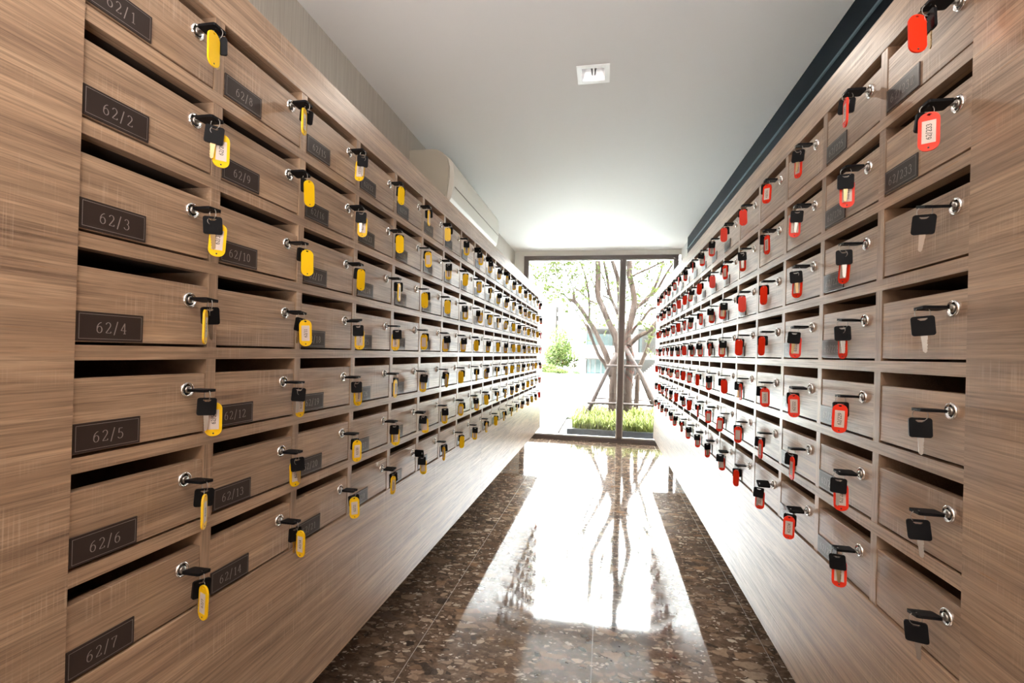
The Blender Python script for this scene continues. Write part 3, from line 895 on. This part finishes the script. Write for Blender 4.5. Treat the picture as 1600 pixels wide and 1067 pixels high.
# ------------------------------------------------------------------ beyond the pool
def bush(name, label, cat, px, py, Y, rx, rz, n, s, mat=None, group=None, sub=8):
    c = at(px, py, Y)
    o_ = MB()
    lobes = [(Vector((rng.uniform(-.6, .6) * rx, rng.uniform(-.3, .3) * rx, rng.uniform(-.55, .5) * rz)), rng.uniform(.35, .55)) for _ in range(sub)]
    for i in range(n):
        l_, f = rng.choice(lobes)
        d = Vector((rng.gauss(0, 1), rng.gauss(0, 1), rng.gauss(0, 1))).normalized() * rng.uniform(.6, 1) ** .5 * f
        p = l_ + Vector((d.x * rx, d.y * rx * .6, d.z * rz))
        p.z = max(p.z, -rz)
        e = Vector((rng.gauss(0, 1), rng.gauss(0, 1), rng.gauss(0, 1))).normalized(); q = e.orthogonal().normalized() * s * .45
        o_.add([p, p + e * s * .5 + q, p + e * s, p + e * s * .5 - q], [(0, 1, 2), (0, 2, 3)])
    ob = o_.build(name, mat or M_SHRUB, None, c)
    tag(ob, label, cat, group)
    return ob


bank = MB().add([(-9, 21.5, -1.7), (-.9, 27.6, -1.7), (-.9, 60, -1.7), (-9, 60, -1.7), (-9, 21.5, -1.16), (-.9, 27.6, -1.16), (-.9, 60, -1.1), (-9, 60, -1.1)],
                [(0, 1, 5, 4), (4, 5, 6, 7), (1, 2, 6, 5), (0, 4, 7, 3)]).build('pool_bank', M_STONEWHITE)
bank['kind'] = 'structure'
lawn = MB().add([(-9, 24.5, -1.14), (-1.2, 29.5, -1.14), (-1.2, 60, -1.05), (-9, 60, -1.05)], [(0, 1, 2, 3)]).build('lawn', M_LAWN); lawn['kind'] = 'structure'
bush('shrub', 'large bright green shrub beyond the pool, left of the building', 'shrub', 882, 545, 31, 1.25, 1.45, 3200, .12, None, 'greenery beyond the pool', 12)
bush('shrub', 'pale green bush at the left edge beyond the pool', 'shrub', 853, 575, 29.5, .7, .45, 900, .10, None, 'greenery beyond the pool')
bush('hedge', 'low clipped green hedge along the far pool edge', 'hedge', 874, 579.5, 27.5, .8, .16, 1400, .06, M_SHRUB, 'greenery beyond the pool', 14)
bush('hedge', 'small dark green mound under the young tree across the pool', 'hedge', 902, 581, 27.5, .26, .12, 500, .05, plain('dark_hedge_leaf', (.05, .10, .03), .8), 'greenery beyond the pool')
yt = empty('young_tree', at(897, 580, 28)); tag(yt, 'thin young tree on wooden props across the pool', 'tree')
MB().tube([(0, 0, 0), (.02, 0, .5), (-.02, 0, 1.0)], [.025, .02, .012], 6).build('trunk', M_BARK, yt)
for s in (-1, 1): MB().tube([(s * .16, 0, 0), (0, 0, .62)], .014, 5).build('prop_pole', M_POLE, yt)
fo = MB()
for i in range(240):
    p = Vector((rng.gauss(0, .22), rng.gauss(0, .2), rng.gauss(.95, .16))); e = Vector((rng.gauss(0, 1), rng.gauss(0, 1), rng.gauss(0, 1))).normalized() * .07
    q = e.orthogonal() * .4; fo.add([p, p + e * .5 + q, p + e, p + e * .5 - q], [(0, 1, 2), (0, 2, 3)])
fo.build('foliage', M_SHRUB, yt)['kind'] = 'stuff'

BY = 29.0
def P_(px, py, Y=BY): return at(px, py, Y)
bd = empty('pool_pavilion', (0, BY, -1.2)); tag(bd, 'two-storey pale pavilion with balcony and dark glazing across the pool', 'building')
def bpart(name, px0, py0, px1, py1, mat, y0=0, y1=.2, parent=bd):
    a = P_(px0, py1, BY + y0); b = P_(px1, py0, BY + y0)
    x0, x1, z0, z1 = min(a.x, b.x), max(a.x, b.x), min(a.z, b.z), max(a.z, b.z)
    return MB().box(x0, x1, y0, y1, z0 + 1.2, z1 + 1.2).build(name, mat, parent)
bpart('rear_wall', 915, 508, 1100, 590, M_STONEWHITE, 2.0, 2.2)
bpart('roof_slab', 905, 504, 1100, 512, M_STONEWHITE, -.3, 2.4)
bpart('floor_slab', 893, 553.5, 1100, 558.5, M_STONEWHITE, -.3, 2.4)
bpart('soffit_beam', 915, 558.5, 962, 561, M_BEIGE, -.1, .1)
bpart('corner_column', 912.5, 512, 916.5, 590, M_STONEWHITE, -.05, .15)
for x in (921, 929, 938, 947, 957): bpart('column', x, 561, x + 2, 588, M_FAINT, .3, .5)
bpart('ground_floor_glazing', 917, 561, 966, 584.5, M_DARKGLASS, .9, 1.0)
bpart('upper_glazing', 917, 522, 957, 553.5, M_DARKGLASS, 1.3, 1.4)
for x in (925, 933, 942, 950): bpart('window_mullion', x, 522, x + 1.2, 553.5, M_STONEWHITE, 1.2, 1.28)
bpart('side_window', 998.5, 528, 1003.5, 552, M_DARKGLASS, 1.9, 1.98)
bpart('side_wall', 962, 512, 998, 553, M_STONEWHITE, .6, .8)
bpart('pool_tile_band', 917, 584.5, 966, 592, M_TEAL, .2, .3)
rl = MB()
for i in range(46):
    a = P_(894 + i * 1.6, 551, BY); rl.box(a.x - .008, a.x + .008, -.28, -.26, 1.2 + P_(900, 553.6).z, 1.2 + P_(900, 540).z)
a, b = P_(894, 540), P_(966, 540); rl.box(a.x, b.x, -.29, -.25, 1.2 + a.z, 1.2 + a.z + .03)
rl.build('balcony_railing', plain('grey_railing', (.25, .25, .24), .5), bd)
stp = empty('garden_stairs', (0, BY, -1.2)); tag(stp, 'beige outdoor staircase rising beside the pavilion across the pool', 'stairs')
st_ = MB()
for i in range(7):
    a = P_(1004 + i * 3.2, 584 - i * 2.7, 27.6); b = P_(1007.2 + i * 3.2, 590, 27.6)
    st_.box(a.x, b.x, -1.6, -.8, b.z + 1.2 - .2, a.z + 1.2)
st_.build('steps', M_BEIGE, stp)

ap = empty('apartment_block', at(850, 540, 58)); tag(ap, 'faint sunlit apartment block behind the shrubs at left', 'building')
a0 = at(826, 470, 58); ox = ap.location
def abox(px0, py0, px1, py1, mat, y0, y1, name):
    a = at(px0, py1, 58) - ox; b = at(px1, py0, 58) - ox
    MB().box(a.x, b.x, y0, y1, a.z, b.z).build(name, mat, ap)
abox(800, 440, 868, 640, M_FAINT, .1, 5, 'near_wing')
abox(868, 463, 882, 640, M_FAINT, 1.5, 6, 'far_wing')
for rr in range(5):
    for cc in range(3):
        abox(852 + cc * 8, 468 + rr * 14 + cc * 2, 856 + cc * 8, 474 + rr * 14 + cc * 2, M_STONEWHITE, 0 if cc < 2 else 1.4, .12 if cc < 2 else 1.52, 'window')
